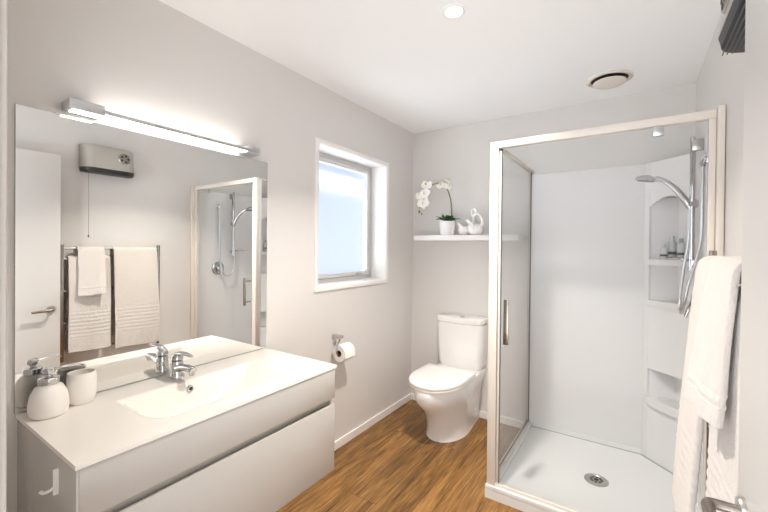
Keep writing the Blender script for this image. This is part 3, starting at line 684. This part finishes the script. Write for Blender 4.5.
# ------------------------------------------------------------------ towel rail and towels
tr2 = thing('towel_rail', (W-.05, 1.335, .5), 'tall metal ladder towel rail on the right wall, hung with towels', 'towel rail')
for y in (1.0, 1.682):
    b = nb(); box(b, 1.885, 1.905, y-.011, y+.011, .49, 1.372, .003); obj('upright', b, m_bronze, tr2)
for z in (1.342, 1.262, 1.02, .78, .56):
    b = nb(); cyl(b, (1.895, 1.010, z), (1.895, 1.672, z), .0085, 14); obj('bar', b, m_brushed, tr2)
for y in (1.0, 1.682):
    for z in (1.30, .56):
        b = nb(); cyl(b, (1.905, y, z), (W-.0008, y, z), .009, 12); obj('wall_bracket', b, m_brushed, tr2)
def towel(name, label, y0, y1, zr, zb, zback, far, near, flare, thick, bands, seed, xb=1.930):
    # far / near: (x at the rail, x at the hem) of the edge towards the shower / towards the door
    xtop = min(far[0], near[0])
    rnd = random.Random(seed); ph = [rnd.uniform(0, 6.28) for _ in range(6)]
    b = nb(); path = []
    # back: from zback up to rail, over, down the front
    rr = (xb-xtop)/2; xc = (xb+xtop)/2
    nb_ = 26
    for i in range(nb_): t = i/nb_; path.append((xb, zback+(zr-zback)*t, 0))
    for i in range(9): a = PI*i/8; path.append((xc+rr*math.cos(a), zr+rr*.62*math.sin(a), 0))
    nf = 110
    for i in range(1, nf+1):
        t = i/nf; z = zr-(zr-zb)*t
        path.append((xtop, z, t))
    ny = 46; rows = []
    for (x, z, t) in path:
        r = []
        for j in range(ny+1):
            s = j/ny; y = y0+(y1-y0)*s
            wv = t*.0045*math.sin(s*6+ph[0])+t*t*.0025*math.sin(s*13+ph[1]+2*t)+.0012*t*math.sin(9*t+ph[2]+s*3)
            bx = 0
            for (za, zc, nbd) in bands:
                if za < z < zc: bx += .0015*math.cos((z-za)/(zc-za)*nbd*2*PI)
            yy = y+(s-.5)*flare*t+.004*t*math.sin(6*t+ph[3])
            zz = z-.004*math.sin(s*5+ph[4])*t
            k = t**.8; xe = far[0]*s+near[0]*(1-s)+((far[1]-far[0])*s+(near[1]-near[0])*(1-s))*k
            if t > 0: x_ = xe
            else: x_ = xb-(xb-x)*(xb-(far[0]*s+near[0]*(1-s)))/(xb-xtop)
            r.append((x_+wv+bx*(1 if t > 0 else 0), yy, zz))
        rows.append(r)
    R = [[b.verts.new(p_) for p_ in r] for r in rows]
    for a_, c_ in zip(R[:-1], R[1:]):
        for j in range(ny): b.faces.new((a_[j], a_[j+1], c_[j+1], c_[j]))
    o = obj(name, b, m_towel, loc=(xc, (y0+y1)/2, zr))
    md = o.modifiers.new('thickness', 'SOLIDIFY'); md.thickness = thick; md.offset = 0; 
    md2 = o.modifiers.new('soft', 'SUBSURF'); md2.levels = 0; md2.render_levels = 1
    tag(o, label, 'towel'); return o
towel('bath_towel', 'cream bath towel on the half of the rail nearest the shower, alone on its bar', 1.322, 1.652, 1.326, .535, .62, (1.858, 1.796), (1.862, 1.802), .010, .016, [(.66, .86, 7)], 3)
towel('bath_towel', 'cream bath towel on the door half of the rail, partly under the small towel', 1.032, 1.300, 1.262, .555, .62, (1.866, 1.838), (1.872, 1.856), .0, .014, [(.66, .86, 7)], 5)
towel('hand_towel', 'small cream hand towel hung over the larger towel by the door edge', 1.085, 1.252, 1.322, .985, 1.05, (1.838, 1.789), (1.856, 1.834), .0, .014, [(1.03, 1.06, 1)], 9, xb=1.945)

# ------------------------------------------------------------------ fan heater
ht = thing('fan_heater', (W, 1.31, 1.94), 'silver wall-mounted bathroom fan heater with a pull cord', 'heater')
def stad(y0, y1, x0, x1, r, n=12):
    pts = [(x1, y0)]
    for k in range(n+1):
        a = PI+PI/2*(1-k/n) if False else 1.5*PI-PI/2*k/n
        pts.append((x0+r+r*math.sin(a)*1.0, y0+r+r*math.cos(a)*-1 if False else y0+r-r*math.cos(PI/2*k/n)))
    pts = [(x1, y0)]
    for k in range(n+1):
        q = PI/2*k/n; pts.append((x0+r-r*math.sin(q), y0+r-r*math.cos(q)))
    for k in range(n+1):
        q = PI/2*k/n; pts.append((x0+r-r*math.cos(q), y1-r+r*math.sin(q)))
    pts.append((x1, y1)); return pts
HZ0, HZ1 = 1.947, 2.165
b = nb(); rings(b, [[(x, y, z) for x, y in stad(1.125+i, 1.500-i, 1.866+dx, W-.0008, .075)] for z, dx, i in [(HZ0+.034, 0, 0), (HZ0+.05, .002, 0), (HZ0+.09, .009, 0), (HZ1-.012, .030, 0), (HZ1-.003, .036, .003), (HZ1, .045, .008)]]); obj('heater_case', b, m_silver, ht)
b = nb(); rings(b, [[(x, y, z) for x, y in stad(1.125+i, 1.500-i, 1.866+i, W-.001, .075)] for z, i in [(HZ0, .012), (HZ0+.004, .006), (HZ0+.0338, .001)]]); gr = obj('outlet_grille', b, m_black, ht)
for k in range(9):
    b = nb(); x = 1.880+k*.0105; box(b, x, x+.0025, 1.160, 1.470, HZ0-.003, HZ0-.0003); obj('grille_bar', b, m_grey_blade, gr)
b = nb(); lathe(b, [(0, .006), (.046, .006), (.046, -.010), (.041, -.016), (0, -.017)], (1.889, 1.405, 2.085), axis='x', seg=36); dl = obj('dial', b, m_recess2, ht)
for k in range(5):
    b = nb(); a = 2*PI*k/5; c = Vector((1.8722, 1.405+.025*math.cos(a), 2.085+.025*math.sin(a))); lathe(b, [(0, 0), (.0095, 0), (.0095, -.001), (0, -.001)], c, axis='x', seg=12); obj('recess_shade', b, m_black, dl)  # black discs standing in for shade in the dial's hollows
prow = [(1.868, y, z) for y, z in ()]
b = nb(); box(b, 1.8635, 1.868, 1.195, 1.345, HZ0+.060, HZ0+.066, .001); obj('heater_ledge', b, m_silver, ht)
b = nb(); tube(b, [(1.898, 1.165, HZ0-.001), (1.898, 1.166, 1.70), (1.898, 1.165, 1.45)], .0013, 6); cd_ = obj('pull_cord', b, m_grey_blade, ht)
b = nb(); lathe(b, [(0, -.012), (.005, -.010), (.006, 0), (.003, .010), (0, .012)], (1.898, 1.165, 1.44), seg=12); obj('cord_toggle', b, m_grey_blade, cd_)

# ------------------------------------------------------------------ ceiling fittings
dw = thing('downlight', (1.01, 1.525, H), 'small round recessed ceiling downlight, lit', 'light')
b = nb(); lathe(b, [(.036, -.001), (.038, -.006), (.050, -.004), (.052, -.0005), (.036, -.0005)], (1.01, 1.525, H), seg=40); bmesh.ops.delete(b, geom=[f for f in b.faces if len(f.verts) > 8], context='FACES_ONLY'); obj('bezel', b, m_trim, dw)
b = nb(); lathe(b, [(0, -.001), (.0355, -.001), (.0355, -.003), (0, -.0035)], (1.01, 1.525, H), seg=36); obj('lens', b, m_lens, dw)
vt = thing('ceiling_vent', (1.535, 2.635, H), 'round white exhaust vent in the ceiling above the shower', 'vent')
c = (1.535, 2.635, H)
b = nb(); lathe(b, [(.098, -.0005), (.122, -.0005), (.122, -.006), (.112, -.012), (.100, -.010)], c, seg=48); bmesh.ops.delete(b, geom=[f for f in b.faces if len(f.verts) > 8], context='FACES_ONLY'); obj('vent_ring', b, m_white_frame, vt)
b = nb(); lathe(b, [(0, -.0006), (.099, -.0006), (.099, -.002), (0, -.002)], c, seg=40); obj('vent_shade', b, m_dark, vt)  # dark sheet put in as the shade within the vent
b = nb(); lathe(b, [(0, -.018), (.080, -.018), (.088, -.022), (.088, -.027), (.080, -.032), (.05, -.035), (0, -.036)], c, seg=48); vd = obj('vent_disc', b, m_white_frame, vt)
b = nb(); cyl(b, (c[0], c[1], H-.002), (c[0], c[1], H-.018), .012, 14); obj('vent_stalk', b, m_white_frame, vd)
